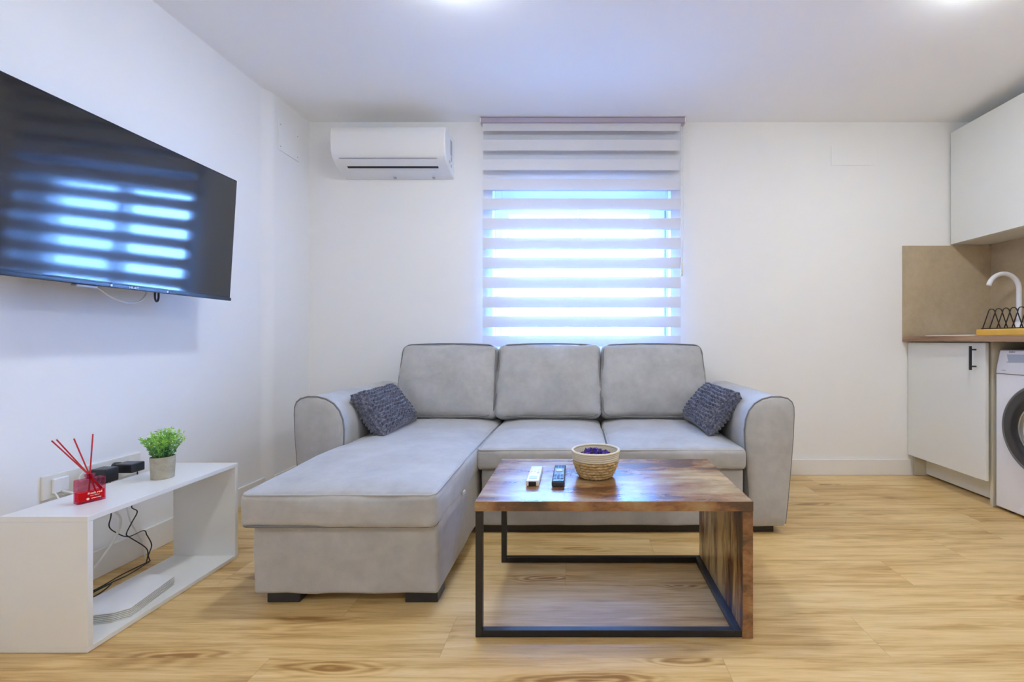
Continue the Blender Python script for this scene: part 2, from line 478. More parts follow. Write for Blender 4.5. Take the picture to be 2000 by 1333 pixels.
# ------------------------------------------------------------------ room shell
struct('floor', MB().box(XL-.3, XR+.3, YF-.3, YB+.02, -.10, 0), 'floor', 'light oak plank floor of the living room', 'floor')
struct('ceiling', MB().box(XL-.3, XR+.3, YF-.3, YB+.3, ZC, ZC+.12), 'ceiling', 'plain white ceiling', 'ceiling')
WX0, WX1, WZ0, WZ1 = -.575, .615, .80, 1.93
w = MB()
w.box(XL-.3, WX0, YB, YB+.28, 0, ZC); w.box(WX1, XR+.3, YB, YB+.28, 0, ZC)
w.box(WX0, WX1, YB, YB+.28, 0, WZ0); w.box(WX0, WX1, YB, YB+.28, WZ1, ZC)
struct('wall_back', w, 'wall', 'white back wall with the window', 'wall')
lw = [(XL-.25, YF), (XL, YF)]
for k in range(25):
    t = k/24; lw.append((XL + (XC-XL)*(t*t*(3-2*t)), 2.610 + .090*t))
lw += [(XC, YB), (XL-.25, YB)]
o = struct('wall_left', MB().prism(lw, 0, ZC, 'z'), 'wall', 'white left wall, boxed out slightly near the corner', 'wall')
struct('wall_right', MB().box(XR, XR+.25, YF, YB, 0, ZC), 'wall', 'white right wall behind the kitchen units', 'wall')
struct('wall_front', MB().box(XL-.25, XR+.25, YF-.25, YF, 0, ZC), 'wall', 'white wall behind the viewer', 'wall')
struct('baseboard_back', MB().box(XC+.014, 2.215, YB-.014, YB, 0, .105), 'trim', 'white baseboard of the back wall', 'baseboard', bevel=.003)
struct('baseboard_left', MB().box(XL, XL+.014, YF, 2.64, 0, .105).box(XC, XC+.014, 2.69, YB, 0, .105), 'trim', 'white baseboard of the left wall', 'baseboard', bevel=.003)

# window
win = bpy.data.objects.new('window_1', None); COL.objects.link(win); win.location = (0, YB+.12, WZ0)
win['kind'] = 'structure'; win['label'] = 'white two-sash window behind the striped blind'; win['category'] = 'window'
fy0, fy1 = YB+.10, YB+.17
fr = MB().box(WX0, WX0+.045, fy0, fy1, WZ0, WZ1).box(WX1-.012, WX1, fy0, fy1, WZ0, WZ1)
fr.box(WX0+.045, WX1-.012, fy0, fy1, WZ1-.05, WZ1).box(WX0+.045, WX1-.012, fy0, fy1, WZ0, WZ0+.045)
obj('window_frame', fr, 'white_plastic', win, bevel=.003)
for (a, b) in ((WX0+.045, -.008), (-.004, WX1-.024)):
    l = .050 if a < -.1 else .026
    r_ = .028 if a < -.1 else .11
    if a > -.1: r_ = .105
    s = MB().box(a, a+l, fy0-.012, fy1-.02, WZ0+.045, WZ1-.05).box(b-r_, b, fy0-.012, fy1-.02, WZ0+.045, WZ1-.05)
    s.box(a+l, b-r_, fy0-.012, fy1-.02, WZ0+.045, .895).box(a+l, b-r_, fy0-.012, fy1-.02, 1.765, WZ1-.05)
    so = obj('sash', s, 'white_plastic', win, bevel=.002)
    obj('pane', MB().box(a+l, b-r_, fy0+.02, fy0+.024, .895, 1.765), 'glass', so)
obj('seal', MB().box(WX1-.024, WX1-.012, fy0-.004, fy1-.02, WZ0+.045, WZ1-.05), 'grey_plastic', win, label='dark grey seal strip')
obj('window_handle', MB().box(-.012, .0, fy0-.05, fy0-.012, 1.30, 1.32).box(-.016, .004, fy0-.055, fy0-.042, 1.20, 1.32), 'white_plastic', win, bevel=.003)
struct('trim_1', MB().box(WX0, WX1, YB+.001, YB+.28, WZ0, WZ0+.012), 'trim', 'white inner window sill behind the sofa', 'window sill')

# outdoors seen through the blind
struct('ground', MB().box(-9, 9, YB+.32, 16, -.3, -.2), 'paving', 'pale paving outside the window', 'ground')
gw = thing('garden_wall', 'low pale garden wall with posts, seen outside through the window', 'wall', (0, 5.2, -.2))
obj('wall_body', MB().box(-4, 4, 5.2, 5.32, -.2, .88), 'render_ext', gw, bevel=.01)
obj('coping', MB().box(-4, 4, 5.16, 5.36, .88, .93), 'render_ext', gw, bevel=.006)
obj('post', MB().box(.44, .60, 5.15, 5.38, -.2, 1.16), 'render_ext', gw, bevel=.006)
obj('post', MB().box(-1.02, -.86, 5.15, 5.38, -.2, 1.16), 'render_ext', gw, bevel=.006)
obj('handrail', MB().box(-4, 4, 5.24, 5.28, .995, 1.02), 'grey_plastic', gw)
def bush(x, y, z, R, n, label):
    mb = MB(); random.seed(int(x*100)+5)
    t = thing('garden_shrub', label, 'shrub', (x, y, -.2))
    for i in range(n):
        d = Vector((random.gauss(0,1), random.gauss(0,1), random.gauss(0,1))).normalized()*R*random.random()**.4
        c = Vector((x, y, z)) + Vector((d.x*1.7, d.y*.5, d.z*.8))
        a = Vector((random.gauss(0,1), random.gauss(0,.5), random.gauss(0,1))).normalized()*.045
        b = a.orthogonal().normalized()*.014
        mb.add([c-a, c+b, c+a, c-b], [(0,1,2,3)])
    obj('foliage', mb, 'shrub', t)
    obj('stem', MB().tube([(x,y,-.2),(x,y,z)], .02, 6), 'soil', t)
bush(-.62, 4.62, .60, .30, 500, 'leafy green shrub outside the left window pane')
bush(.62, 4.62, .58, .30, 500, 'leafy green shrub outside the right window pane')

# ------------------------------------------------------------------ ceiling lamps
def lamp(x, y, label, m='lamp'):
    t = thing('ceiling_lamp', label, 'ceiling lamp', (x, y, ZC), 'round flush ceiling lamps')
    obj('lamp_rim', MB().lathe([(.104, ZC-.001), (.106, ZC-.008), (.092, ZC-.012), (.088, ZC-.006)], (x, y, 0), 40, cap=False), 'white_plastic', t, smooth=True)
    obj('lamp_shade', MB().lathe([(.0001, ZC-.036), (.06, ZC-.036), (.078, ZC-.033), (.086, ZC-.026), (.088, ZC-.008)], (x, y, 0), 40), m, t, smooth=True)
lamp(-.50, 1.74, 'round white ceiling lamp nearest the air conditioner and television')
lamp(1.62, 1.74, 'round white ceiling lamp nearest the kitchen cabinets')
lamp(-.50, -.70, 'round white fill lamp added on the ceiling behind the viewer on the television side', 'lamp_fill')  # this and the next: unseen fill lamps, added to brighten camera-facing surfaces
lamp(1.62, -.70, 'round white fill lamp added on the ceiling behind the viewer on the kitchen side', 'lamp_fill')

# ------------------------------------------------------------------ blind
bl = thing('zebra_blind', 'white striped day-and-night roller blind hanging from the ceiling over the window', 'blind', (.03, 3.01, ZC))
obj('header_rail', MB().box(-.643, .697, 2.972, 3.036, 2.326, 2.357), 'lavender_rail', bl, bevel=.004)
for xx in (-.646, .694):
    obj('end_cap', MB().box(xx, xx+.007, 2.968, 3.038, 2.322, 2.358), 'white_plastic', bl, bevel=.002)
def sheet(y, x0, x1, z0, z1, amp):
    mb = MB(); nx, nz = 40, 60; vs = []; fs = []
    for j in range(nz+1):
        for i in range(nx+1):
            X = x0+(x1-x0)*i/nx; Z = z0+(z1-z0)*j/nz
            vs.append((X, y + amp*noise.noise(Vector((X*2, Z*1.3, y)))*min(1, (z1-Z)*2), Z))
    for j in range(nz):
        for i in range(nx):
            a = j*(nx+1)+i; fs.append((a, a+1, a+nx+2, a+nx+1))
    return mb.add(vs, fs)
fo = obj('front_fabric', sheet(2.992, -.632, .672, .715, 2.330, .004), 'zebra', bl, smooth=True)
fo2 = obj('back_fabric', sheet(3.018, -.632, .672, .715, 2.330, .002), 'zebra', bl, smooth=True)
for f_ in (fo, fo2):   # bands are measured from the floor
    pass
obj('bottom_rail', MB().box(-.634, .674, 2.988, 3.022, .695, .717), 'white_plastic', bl, bevel=.004)
obj('pull_chain', MB().tube([(.683, 2.985, 2.32), (.685, 2.984, 1.8), (.682, 2.985, 1.34), (.676, 2.99, 1.33), (.671, 2.985, 1.34), (.672, 2.985, 2.32)], .0028, 6), 'white_plastic', bl, smooth=True)
obj('chain_weight', MB().tube([(.6765, 2.985, 1.41), (.6765, 2.985, 1.40), (.6765, 2.985, 1.33), (.6765, 2.985, 1.32)], [.003, .007, .007, .003], 10), 'white_plastic', bl, smooth=True)

# ------------------------------------------------------------------ air conditioner
ac = thing('air_conditioner', 'white wall-mounted split air conditioner high beside the blind', 'air conditioner', (-1.19, YB, 1.97))
prof = [(3.044,2.245),(2.90,2.249),(2.868,2.245),(2.848,2.232),(2.838,2.205),(2.836,2.16),(2.838,2.11),(2.848,2.07),(2.868,2.042),(2.90,2.022),(2.945,2.004),(3.0,1.985),(3.044,1.974)]
prof = prof[:4] + [(p.y, p.z) for p in spline([(0, y, z) for y, z in prof[4:]], 5)]
body = MB(); rings = []
xa, xb = -1.553, -.832
for (x, s) in ((xa, .965), (xa+.004, .985), (xa+.012, 1), (xb-.012, 1), (xb-.004, .985), (xb, .965)):
    rings.append([(x, 3.044-(3.044-y)*s, 2.11+(z-2.11)*s) for y, z in prof])
n = len(prof); body.v = [Vector(p) for r_ in rings for p in r_]
for i in range(len(rings)-1):
    for j in range(n):
        j2 = (j+1) % n; body.f.append((i*n+j, i*n+j2, (i+1)*n+j2, (i+1)*n+j))
body.f.append(tuple(range(n-1, -1, -1))); body.f.append(tuple((len(rings)-1)*n+j for j in range(n)))
b = obj('casing', body, 'white_plastic', ac, smooth=False, bevel=.003)
obj('front_seam', MB().box(-1.505, -.890, 2.858, 2.866, 2.0445, 2.0458), 'grey_plastic', ac)
# louvre flap, follows the curved lower front
def strip(p0, p1, x0, x1, th=.004):
    (ya, za), (yb, zb) = p0, p1; d = Vector((0, yb-ya, zb-za)).normalized(); nn = Vector((0, -d.z, d.y))
    if nn.y > 0: nn = -nn
    vs = []
    for x in (x0, x1):
        for (y, z) in (p0, p1):
            vs.append(Vector((x, y, z))); vs.append(Vector((x, y, z)) + nn*th)
    return MB().add(vs, [(0,1,3,2),(4,6,7,5),(0,4,5,1),(2,3,7,6),(1,5,7,3),(0,2,6,4)])
obj('louvre_flap', strip((2.867,2.0425),(2.914,2.0175), -1.497, -.900, .004), 'white_plastic', ac, bevel=.001)
obj('air_outlet', strip((2.913,2.0175),(2.930,2.0095), -1.482, -.900, .003), 'dark_slot', ac, label='dark air outlet slot')
obj('lower_panel', strip((2.948,2.003),(2.998,1.9865), -1.46, -.915, .0015), 'white_plastic', ac)
for x in (-1.21, -.955): obj('clip', MB().box(x-.008, x+.008, 2.99, 3.01, 1.968, 1.974), 'grey_plastic', ac)
obj('side_label', MB().box(xb-.0005, xb+.0006, 2.955, 2.995, 2.105, 2.205), 'grey_plastic', ac, label='grey-blue side label')
for (y0,y1,z0,z1) in ((2.965,2.99,2.07,2.098),(2.93,2.95,2.045,2.062),(2.965,2.985,2.03,2.048)):
    obj('side_marking', MB().box(xb-.0005, xb+.0006, y0, y1, z0, z1), 'grey_plastic', ac)

# access plates
ap = thing('access_panel', 'small square white access plate with screws high on the left wall', 'access panel', (XC, 2.82, 2.05))
obj('plate', MB().box(XC+.0005, XC+.0065, 2.722, 2.925, 2.045, 2.232), 'wall', ap, bevel=.001)
for (y, z) in ((2.74,2.20),(2.74,2.068),(2.905,2.20),(2.905,2.068)):
    obj('screw', MB().cyl((XC+.006,y,z),(XC+.0075,y,z), .0035, 10), 'grey_plastic', ap)
tag(obj('cover_plate', MB().box(1.688, 1.985, YB-.003, YB-.0005, 2.070, 2.20), 'wall', bevel=.001), 'faint rectangular white cover plate on the back wall beside the kitchen', 'cover plate')

# ------------------------------------------------------------------ television
tv_y0, tv_y1 = 1.150, 2.117
tilt = math.atan2(.034, .56)
tv = thing('television', 'large black flat television tilted on the left wall reflecting the window', 'television', (-1.62, 1.6335, 1.083))
tv.rotation_euler = (0, tilt, 0)
def TB(x0,x1,y0,y1,z0,z1): return MB().box(x0,x1,y0,y1,z0,z1)
hw = (tv_y1-tv_y0)/2
obj('casing', TB(-.022, -.001, -hw, hw, 0, .56), 'dark_bezel', tv, bevel=.003, local=True)
obj('back_housing', TB(-.055, -.022, -.30, .30, .03, .34), 'black_plastic', tv, bevel=.012, local=True)
obj('screen', TB(-.001, .0008, -hw+.007, hw-.007, .018, .553), 'screen', tv, local=True)
obj('bottom_bezel', TB(-.004, .0045, -hw, hw, 0, .014), 'dark_bezel', tv, bevel=.002, local=True)
obj('sensor_bar', TB(-.02, .001, -.045-.12, .02-.12, -.010, 0), 'grey_plastic', tv, bevel=.003, local=True)
text('brand_lettering', 'NILAIT', .0115, 'logo_silver', tv, frame_mtx((0,1,0),(0,0,1),(.0047,.02,.0072)))
for yy in (-.06, .155): obj('bezel_pin', TB(.004,.0055, yy-.003, yy+.003, .004,.011), 'logo_silver', tv, local=True)
obj('wall_bracket', TB(-.180, -.055, -.12, .12, .12, .30), 'black_metal', tv, bevel=.004, local=True)
c = spline([(-1.70, 1.58, 1.12), (-1.70, 1.615, 1.083), (-1.69, 1.66, 1.050), (-1.69, 1.71, 1.040), (-1.70, 1.765, 1.052), (-1.71, 1.80, 1.083), (-1.72, 1.81, 1.12)])
tag(obj('television_cable', MB().tube(c, .0032, 8), 'rope', smooth=True), 'white cable sagging in a loop below the television', 'cable')
c = spline([(-1.70, 1.827, 1.11), (-1.70, 1.827, 1.07), (-1.70, 1.834, 1.056), (-1.70, 1.842, 1.07), (-1.70, 1.842, 1.11)])
tag(obj('television_cable', MB().tube(c, .0035, 8), 'black_plastic', smooth=True), 'short black cable loop poking out below the television', 'cable')

# ------------------------------------------------------------------ low open cabinet
cx0, cx1, cy0, cy1, ch, th = -1.665, -1.41, 1.307, 1.885, .393, .0155
lc = thing('open_cabinet', 'low white open-sided media cabinet standing along the left wall', 'cabinet', (cx0, cy0, 0))
obj('top_panel', MB().box(cx0, cx1, cy0, cy1, ch-th, ch), 'white_board', lc, bevel=.0012)
obj('bottom_panel', MB().box(cx0, cx1, cy0, cy1, 0.001, th), 'white_board', lc, bevel=.0012)
for (a, b) in ((cy0, cy0+th), (cy1-th, cy1)):
    obj('side_panel', MB().box(cx0, cx1, a, b, th, ch-th), 'white_board', lc, bevel=.001)

# router with ribbed sides
rt = thing('router', 'flat white router with ribbed vented edges lying inside the open cabinet', 'router', (-1.52, 1.55, th))
poly = [(-1.428,1.452),(-1.461,1.646),(-1.572,1.662),(-1.628,1.425),(-1.54,1.405),(-1.46,1.425)]
def inset(pts, k):
    cxx = sum(p[0] for p in pts)/len(pts); cyy = sum(p[1] for p in pts)/len(pts)
    return [(cxx+(x-cxx)*k, cyy+(y-cyy)*k) for x, y in pts]
obj('core', MB().prism(inset(poly, .965), th+.0002, th+.028, 'z'), 'grey_plastic', rt)
rb = MB()
for k in range(5): rb.prism(poly, th+.001+k*.0054, th+.0038+k*.0054, 'z')
obj('ribs', rb, 'ivory_plastic', rt)
obj('cover', MB().prism(poly, th+.0275, th+.0315, 'z'), 'white_plastic', rt, bevel=.0012)

# wall sockets
wp = thing('socket_plate', 'white four-gang socket plate on the left wall behind the red diffuser', 'socket plate', (XL, 1.72, .35))
obj('plate', MB().box(XL+.0003, XL+.010, 1.546, 1.893, .352, .435), 'ivory_plastic', wp, bevel=.003)
obj('antenna_socket', MB().box(XL+.010, XL+.020, 1.570, 1.620, .368, .420), 'white_plastic', wp, bevel=.004)
for y in (1.678, 1.763, 1.848):
    obj('socket', MB().lathe([(.021, XL+.010), (.021, XL+.012), (.018, XL+.0125)], (0, y, .394), 24, 'x'), 'white_plastic', wp, smooth=False)

# black power adapters with their cords
def adapter(x1, y0, y1, z0, z1, cord, label):
    t = thing('power_adapter', label, 'power adapter', (XL+.012, (y0+y1)/2, (z0+z1)/2), 'black adapters in the wall sockets')
    yc, zc = (y0+y1)/2, (z0+z1)/2
    obj('plug_base', MB().lathe([(.017, XL+.0128), (.017, XL+.030), (.014, XL+.036)], (0, yc, zc+.002), 20, 'x'), 'black_plastic', t, smooth=True)
    obj('body', MB().box(XL+.034, x1, y0, y1, z0, z1), 'black_plastic', t, bevel=.004)
    obj('cord', MB().tube(spline(cord), .0021, 6), 'black_plastic', t, smooth=True)
adapter(-1.738, 1.672, 1.722, .372, .424,
        [(-1.75, 1.7, 0.374), (-1.75, 1.7, 0.33), (-1.748, 1.7021, 0.249), (-1.748, 1.6946, 0.208), (-1.748, 1.7171, 0.1757), (-1.748, 1.7659, 0.1372), (-1.748, 1.8282, 0.135), (-1.748, 1.8434, 0.11), (-1.748, 1.8633, 0.0616), (-1.748, 1.85, 0.026), (-1.748, 1.8544, 0.004), (-1.74, 1.84, 0.004), (-1.745, 1.74, 0.004), (-1.735, 1.64, 0.004), (-1.75, 1.54, 0.004)],
        'squat black power adapter beside the red diffuser bottle')
adapter(-1.725, 1.757, 1.812, .385, .420,
        [(-1.735, 1.79, 0.386), (-1.735, 1.79, 0.3), (-1.732, 1.7637, 0.2552), (-1.732, 1.7863, 0.2269), (-1.732, 1.7637, 0.1917), (-1.732, 1.7438, 0.1586), (-1.732, 1.7557, 0.1397), (-1.732, 1.8179, 0.0739), (-1.732, 1.8309, 0.0412), (-1.732, 1.8243, 0.0073), (-1.728, 1.83, 0.008), (-1.72, 1.74, 0.004), (-1.73, 1.62, 0.004), (-1.7, 1.52, 0.004), (-1.74, 1.45, 0.004)],
        'flat black power adapter nearest the potted plant')
tag(obj('loose_cable', MB().tube(spline([(-1.70,1.50,.004),(-1.69,1.60,.006),(-1.705,1.66,.012),(-1.72,1.61,.006),(-1.71,1.52,.007),(-1.69,1.46,.004),(-1.685,1.56,.005)]), .0024, 6), 'black_plastic', smooth=True),
    'coiled black cable lying on the floor behind the open cabinet', 'cable')
tag(obj('loose_cable', MB().tube(spline([(-1.808,1.595,.372),(-1.77,1.60,.36),(-1.74,1.64,.32),(-1.72,1.685,.27),(-1.71,1.70,.22),(-1.715,1.67,.15),(-1.72,1.60,.08),(-1.73,1.50,.02),(-1.74,1.42,.004)]), .0042, 8), 'rope', smooth=True),
    'thick white cable hanging from the wall socket behind the open cabinet', 'cable')
tag(obj('loose_cable', MB().tube(spline([(-1.812,1.575,.372),(-1.78,1.57,.34),(-1.76,1.60,.30),(-1.765,1.58,.22),(-1.76,1.52,.15),(-1.765,1.56,.08),(-1.76,1.60,.004)]), .0024, 8), 'rope', smooth=True),
    'thin white cable curling down the wall behind the open cabinet', 'cable')
tag(obj('loose_cable', MB().tube(spline([(-1.795,1.80,.30),(-1.785,1.80,.23),(-1.785,1.82,.16),(-1.785,1.86,.08),(-1.78,1.87,.004)]), .0022, 8), 'rope', smooth=True),
    'thin white cable against the wall near the far end of the open cabinet', 'cable')

# ------------------------------------------------------------------ reed diffuser
rd = thing('reed_diffuser', 'red glass reed diffuser bottle with four red sticks on the open cabinet', 'reed diffuser', (-1.5365, 1.431, ch))
rd.rotation_euler = (0, 0, -math.atan2(.026, .059))
bw, bd, bh = .032, .016, .073        # half length (y), half depth (x), height
g = puff(bd, bw, bh/2, .003, amp=0, ncore=2, nr=3)
for v in g.v: v.z += bh/2
gi = puff(bd-.003, bw-.003, bh/2-.003, .002, amp=0, ncore=2, nr=3)
for v in gi.v: v.z += bh/2
obj('bottle', g, 'red_glass', rd, smooth=True, local=True)
gl_ = MB().box(-bd+.0025, bd-.0025, -bw+.0025, bw-.0025, .006, .034)
obj('liquid', gl_, 'liquid', rd, local=True)
obj('neck', MB().lathe([(.009, bh), (.010, bh+.006), (.012, bh+.008), (.012, bh+.014), (.006, bh+.014), (.006, bh)], (0,0,0), 20), 'red_glass', rd, smooth=True, local=True)
RM = Matrix.Rotation(math.atan2(.026, .059), 3, 'Z')
for (tx, ty, tz, bx, by) in ((-1.615,1.395,.592,.004,.012), (-1.608,1.402,.594,-.003,.014), (-1.580,1.425,.592,.003,-.006), (-1.515,1.420,.607,-.004,-.014)):
    top = RM @ (Vector((tx, ty, tz)) - Vector((-1.5365, 1.431, ch)))
    nk = Vector((0,0,bh+.008)); bot = Vector((bx, by, .010))
    d = (top - nk).normalized()
    base = nk - d*.055
    base.x = max(-.011, min(.011, base.x)); base.y = max(-.026, min(.026, base.y))
    obj('reed', MB().tube([base, nk, top], .0019, 7), 'red_stick', rd, smooth=True, local=True)
text('label_lettering', 'Fresh red', .0085, 'label_white', rd, frame_mtx((0,1,0),(0,0,1),(bd+.0006, .006, .029)), .0002, .0002)
text('label_lettering', 'reed diffuser', .0042, 'label_white', rd, frame_mtx((0,1,0),(0,0,1),(bd+.0006, .006, .0215)), .0002)
obj('label_mark', MB().lathe([(.0001, bd+.0004), (.0035, bd+.0004), (.0035, bd+.0010)], (0, -.010, .013), 12, 'x').box(bd+.0003, bd+.0009, -.002, .020, .012, .0138), 'label_white', rd, local=True)

# ------------------------------------------------------------------ potted plant
pp = thing('potted_plant', 'small bushy green artificial plant in a concrete pot on the open cabinet', 'plant', (-1.532, 1.677, ch))
obj('pot', MB().lathe([(.0325,.0), (.0335,.003), (.0365,.078), (.0360,.080), (.0335,.080), (.0325,.066), (.0001,.066)], (0,0,0), 36), 'concrete', pp, smooth=False, bevel=.0015, local=True)
obj('soil', MB().lathe([(.0001,.072),(.0322,.070),(.0322,.0662),(.0001,.0662)], (0,0,0), 24), 'soil', pp, local=True)
random.seed(21)
fol = MB(); stm = MB()
for i in range(64):
    a = random.random()*2*PI; rr = random.random()**.6
    lean = rr*.058
    h = .104 - .036*rr + random.uniform(-.012, .014)
    if math.cos(a-1.9) > .3: h += .010
    p0 = Vector((math.cos(a)*rr*.024, math.sin(a)*rr*.024, .068))
    p3 = Vector((math.cos(a)*(rr*.018+lean*.8), math.sin(a)*(rr*.018+lean*.8), .072+h))
    p3.x = max(-.082, min(.082, p3.x))
    p1 = p0.lerp(p3, .4) + Vector((0,0,.018)); path = [p0.lerp(p1, t_)*(1-t_) + p1.lerp(p3, t_)*t_ for t_ in [k/6 for k in range(7)]]
    stm.tube(path, .0009, 4, cap=False)
    for k in range(26):
        t_ = random.uniform(.15, 1.0); q = p0.lerp(p1, t_)*(1-t_) + p1.lerp(p3, t_)*t_
        d = Vector((random.gauss(0,1), random.gauss(0,1), random.uniform(-.1,1.3))).normalized()
        L = random.uniform(.008, .015); wv = d.cross(Vector((random.gauss(0,1),random.gauss(0,1),random.gauss(0,1)))).normalized()*L*.16
        nv = d.cross(wv).normalized()*L*.06
        fol.add([q, q+d*L*.5+wv+nv, q+d*L, q+d*L*.5-wv+nv], [(0,1,2,3)])
obj('foliage', fol, 'leaf', pp, local=True); obj('stems', stm, 'leaf', pp, local=True)

# ------------------------------------------------------------------ corner sofa
sf = thing('corner_sofa', 'light grey fabric corner sofa with chaise under the window', 'sofa', (-.16, 2.1, 0))
FB = 'fabric'
def place(mb, c, rot=None):
    m = Matrix.Translation(Vector(c)) @ (rot.to_4x4() if rot else Matrix())
    mb.v = [m @ v for v in mb.v]; return mb
def rot_x(a): return Matrix.Rotation(a, 3, 'X')
AX = -.16
arm = [(.792,.032),(.788,.20),(.780,.34),(.772,.42),(.770,.48),(.776,.53),(.792,.572),(.818,.604),(.852,.625),(.895,.636),(.94,.636),(.972,.628),(.990,.612),(.999,.588),(1.0,.55),(.996,.45),(.986,.32),(.973,.17),(.960,.045),(.950,.032)]
arm = [tuple(p)[:2] for p in dense_loop([(x, z, 0) for x, z in arm], .03)]
for sgn in (1, -1):
    prf = [(AX + sgn*(x+.003 - AX), z) for x, z in arm] if sgn == 1 else [(2*AX - x - .003, z) for x, z in arm]
    cxm = sum(p[0] for p in prf)/len(prf); czm = sum(p[1] for p in prf)/len(prf)
    N = len(prf); mb = MB()
    levels = [(2.102,.30),(2.104,.6),(2.108,.85),(2.113,.96),(2.120,.992),(2.130,1.0)] + [(2.13+(2.95-2.13)*k/16, 1.0) for k in range(1, 17)] + [(2.962,.98),(2.966,.9)]
    for (y, s) in levels:
        for (x, z) in prf:
            q = Vector((cxm+(x-cxm)*s, y, czm+(z-czm)*s))
            if .99 < s: q += Vector(((x-cxm), 0, (z-czm))).normalized()*(.003*noise.noise(q*6)+.0015*noise.noise(q*20))
            mb.v.append(q)
    for i in range(len(levels)-1):
        for j in range(N):
            j2 = (j+1) % N; mb.f.append((i*N+j, i*N+j2, (i+1)*N+j2, (i+1)*N+j))
    mb.f.append(tuple(range(N-1, -1, -1))); mb.f.append(tuple((len(levels)-1)*N+j for j in range(N)))
    if sgn == -1: mb.f = [tuple(reversed(f)) for f in mb.f]
    mb.f = [tuple(reversed(f)) for f in mb.f] if sgn == 1 else mb.f
    ao = obj('armrest', mb, FB, sf, smooth=True)
    obj('piping', MB().tube([(x, 2.122, z) for x, z in prf if z > .04], .0042, 6), 'piping', ao, smooth=True)
# frame and base
obj('base', place(puff(.61, .40, .132, .012, amp=.002), (.158, 2.517, .168)), FB, sf, smooth=True)
obj('chaise_base', place(puff(.315, .70, .129, .014, (.004,.004,0), amp=.003), (-.791, 2.243, .165)), FB, sf, smooth=True)
obj('back_frame', place(puff(.935, .05, .30, .03, amp=.003), (-.16, 2.925, .34)), FB, sf, smooth=True)
# seat cushions
def seat(x0, x1, y0, y1, z0, z1, seed, crown):
    hx, hy, hz = (x1-x0)/2, (y1-y0)/2, (z1-z0)/2; c = ((x0+x1)/2, (y0+y1)/2, (z0+z1)/2); r = .02
    m = puff(hx, hy, hz, r, (0, .008, 0), amp=.0035, seed=seed, ncore=22)
    for v in m.v:
        if v.z > 0:
            sx = 1-(v.x/hx)**4; sy = 1-max(0, (-v.y/hy))**3 if v.y < 0 else 1
            v.z += crown*max(0, sx)*max(0, sy)
    so_ = obj('seat_cushion', place(m, c), FB, sf, smooth=True)
    e = r*.29
    for zz, rr_ in ((hz-e, .0042), (-hz+e, .0036)):
        pth = [(x+c[0], y+c[1], zz+c[2]) for x, y, _ in dense_loop([(a, b, 0) for a, b in rrect(hx-e+.001, hy-e+.001, r, 3)], .05)]
        pth = [p for p in pth if p[1] < c[1]+.1]
        # keep one continuous run along the front
        left = sorted([p for p in pth if p[0] < c[0] and p[1] > y0+.03], key=lambda p: -p[1])
        fr_ = sorted([p for p in pth if p[1] <= y0+.03], key=lambda p: p[0])
        right = sorted([p for p in pth if p[0] >= c[0] and p[1] > y0+.03], key=lambda p: p[1])
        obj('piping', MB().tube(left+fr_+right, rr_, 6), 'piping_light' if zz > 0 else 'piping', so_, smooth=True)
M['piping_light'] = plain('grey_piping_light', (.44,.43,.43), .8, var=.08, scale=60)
seat(-.470, .134, 2.092, 2.84, .303, .398, 1.0, .030)
seat(.139, .771, 2.092, 2.84, .303, .398, 4.0, .030)
# chaise cushion
def chaise():
    x0, x1, y0, y1, z0, z1 = -1.132, -.475, 1.512, 2.86, .272, .388
    hx, hy, hz = (x1-x0)/2, (y1-y0)/2, (z1-z0)/2; c = ((x0+x1)/2, (y0+y1)/2, (z0+z1)/2); r = .022
    m = puff(hx, hy, hz, r, (.010, .012, 0), amp=.004, seed=9.0, ncore=26)
    def shape(v):
        v = Vector(v)
        yy = v.y + c[1]
        if yy > 2.06:   # narrows to pass inside the armrest
            k = min(1, (yy-2.06)/.06); k = k*k*(3-2*k)
            if v.x < 0: v.x += .030*k*(-v.x/hx)
        if v.z > 0:
            sx = max(0, 1-(v.x/hx)**4); fy = min(1, max(0, (v.y+hy)/.45))
            v.z += (.010 + .022*fy)*sx*min(1, (v.y+hy)/.06) + .012*fy
        return v
    m.v = [shape(v) for v in m.v]
    so_ = obj('chaise_cushion', place(m, c), FB, sf, smooth=True)
    e = r*.29
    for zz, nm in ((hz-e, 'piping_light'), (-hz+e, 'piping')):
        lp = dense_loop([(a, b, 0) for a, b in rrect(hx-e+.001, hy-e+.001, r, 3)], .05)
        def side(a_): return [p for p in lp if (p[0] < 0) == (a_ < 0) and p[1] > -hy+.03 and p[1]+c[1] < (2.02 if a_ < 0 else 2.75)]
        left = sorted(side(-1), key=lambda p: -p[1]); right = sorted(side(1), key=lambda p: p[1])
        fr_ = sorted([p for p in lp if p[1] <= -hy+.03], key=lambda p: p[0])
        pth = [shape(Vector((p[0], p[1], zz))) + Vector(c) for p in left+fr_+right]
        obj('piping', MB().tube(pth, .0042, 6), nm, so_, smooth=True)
chaise()
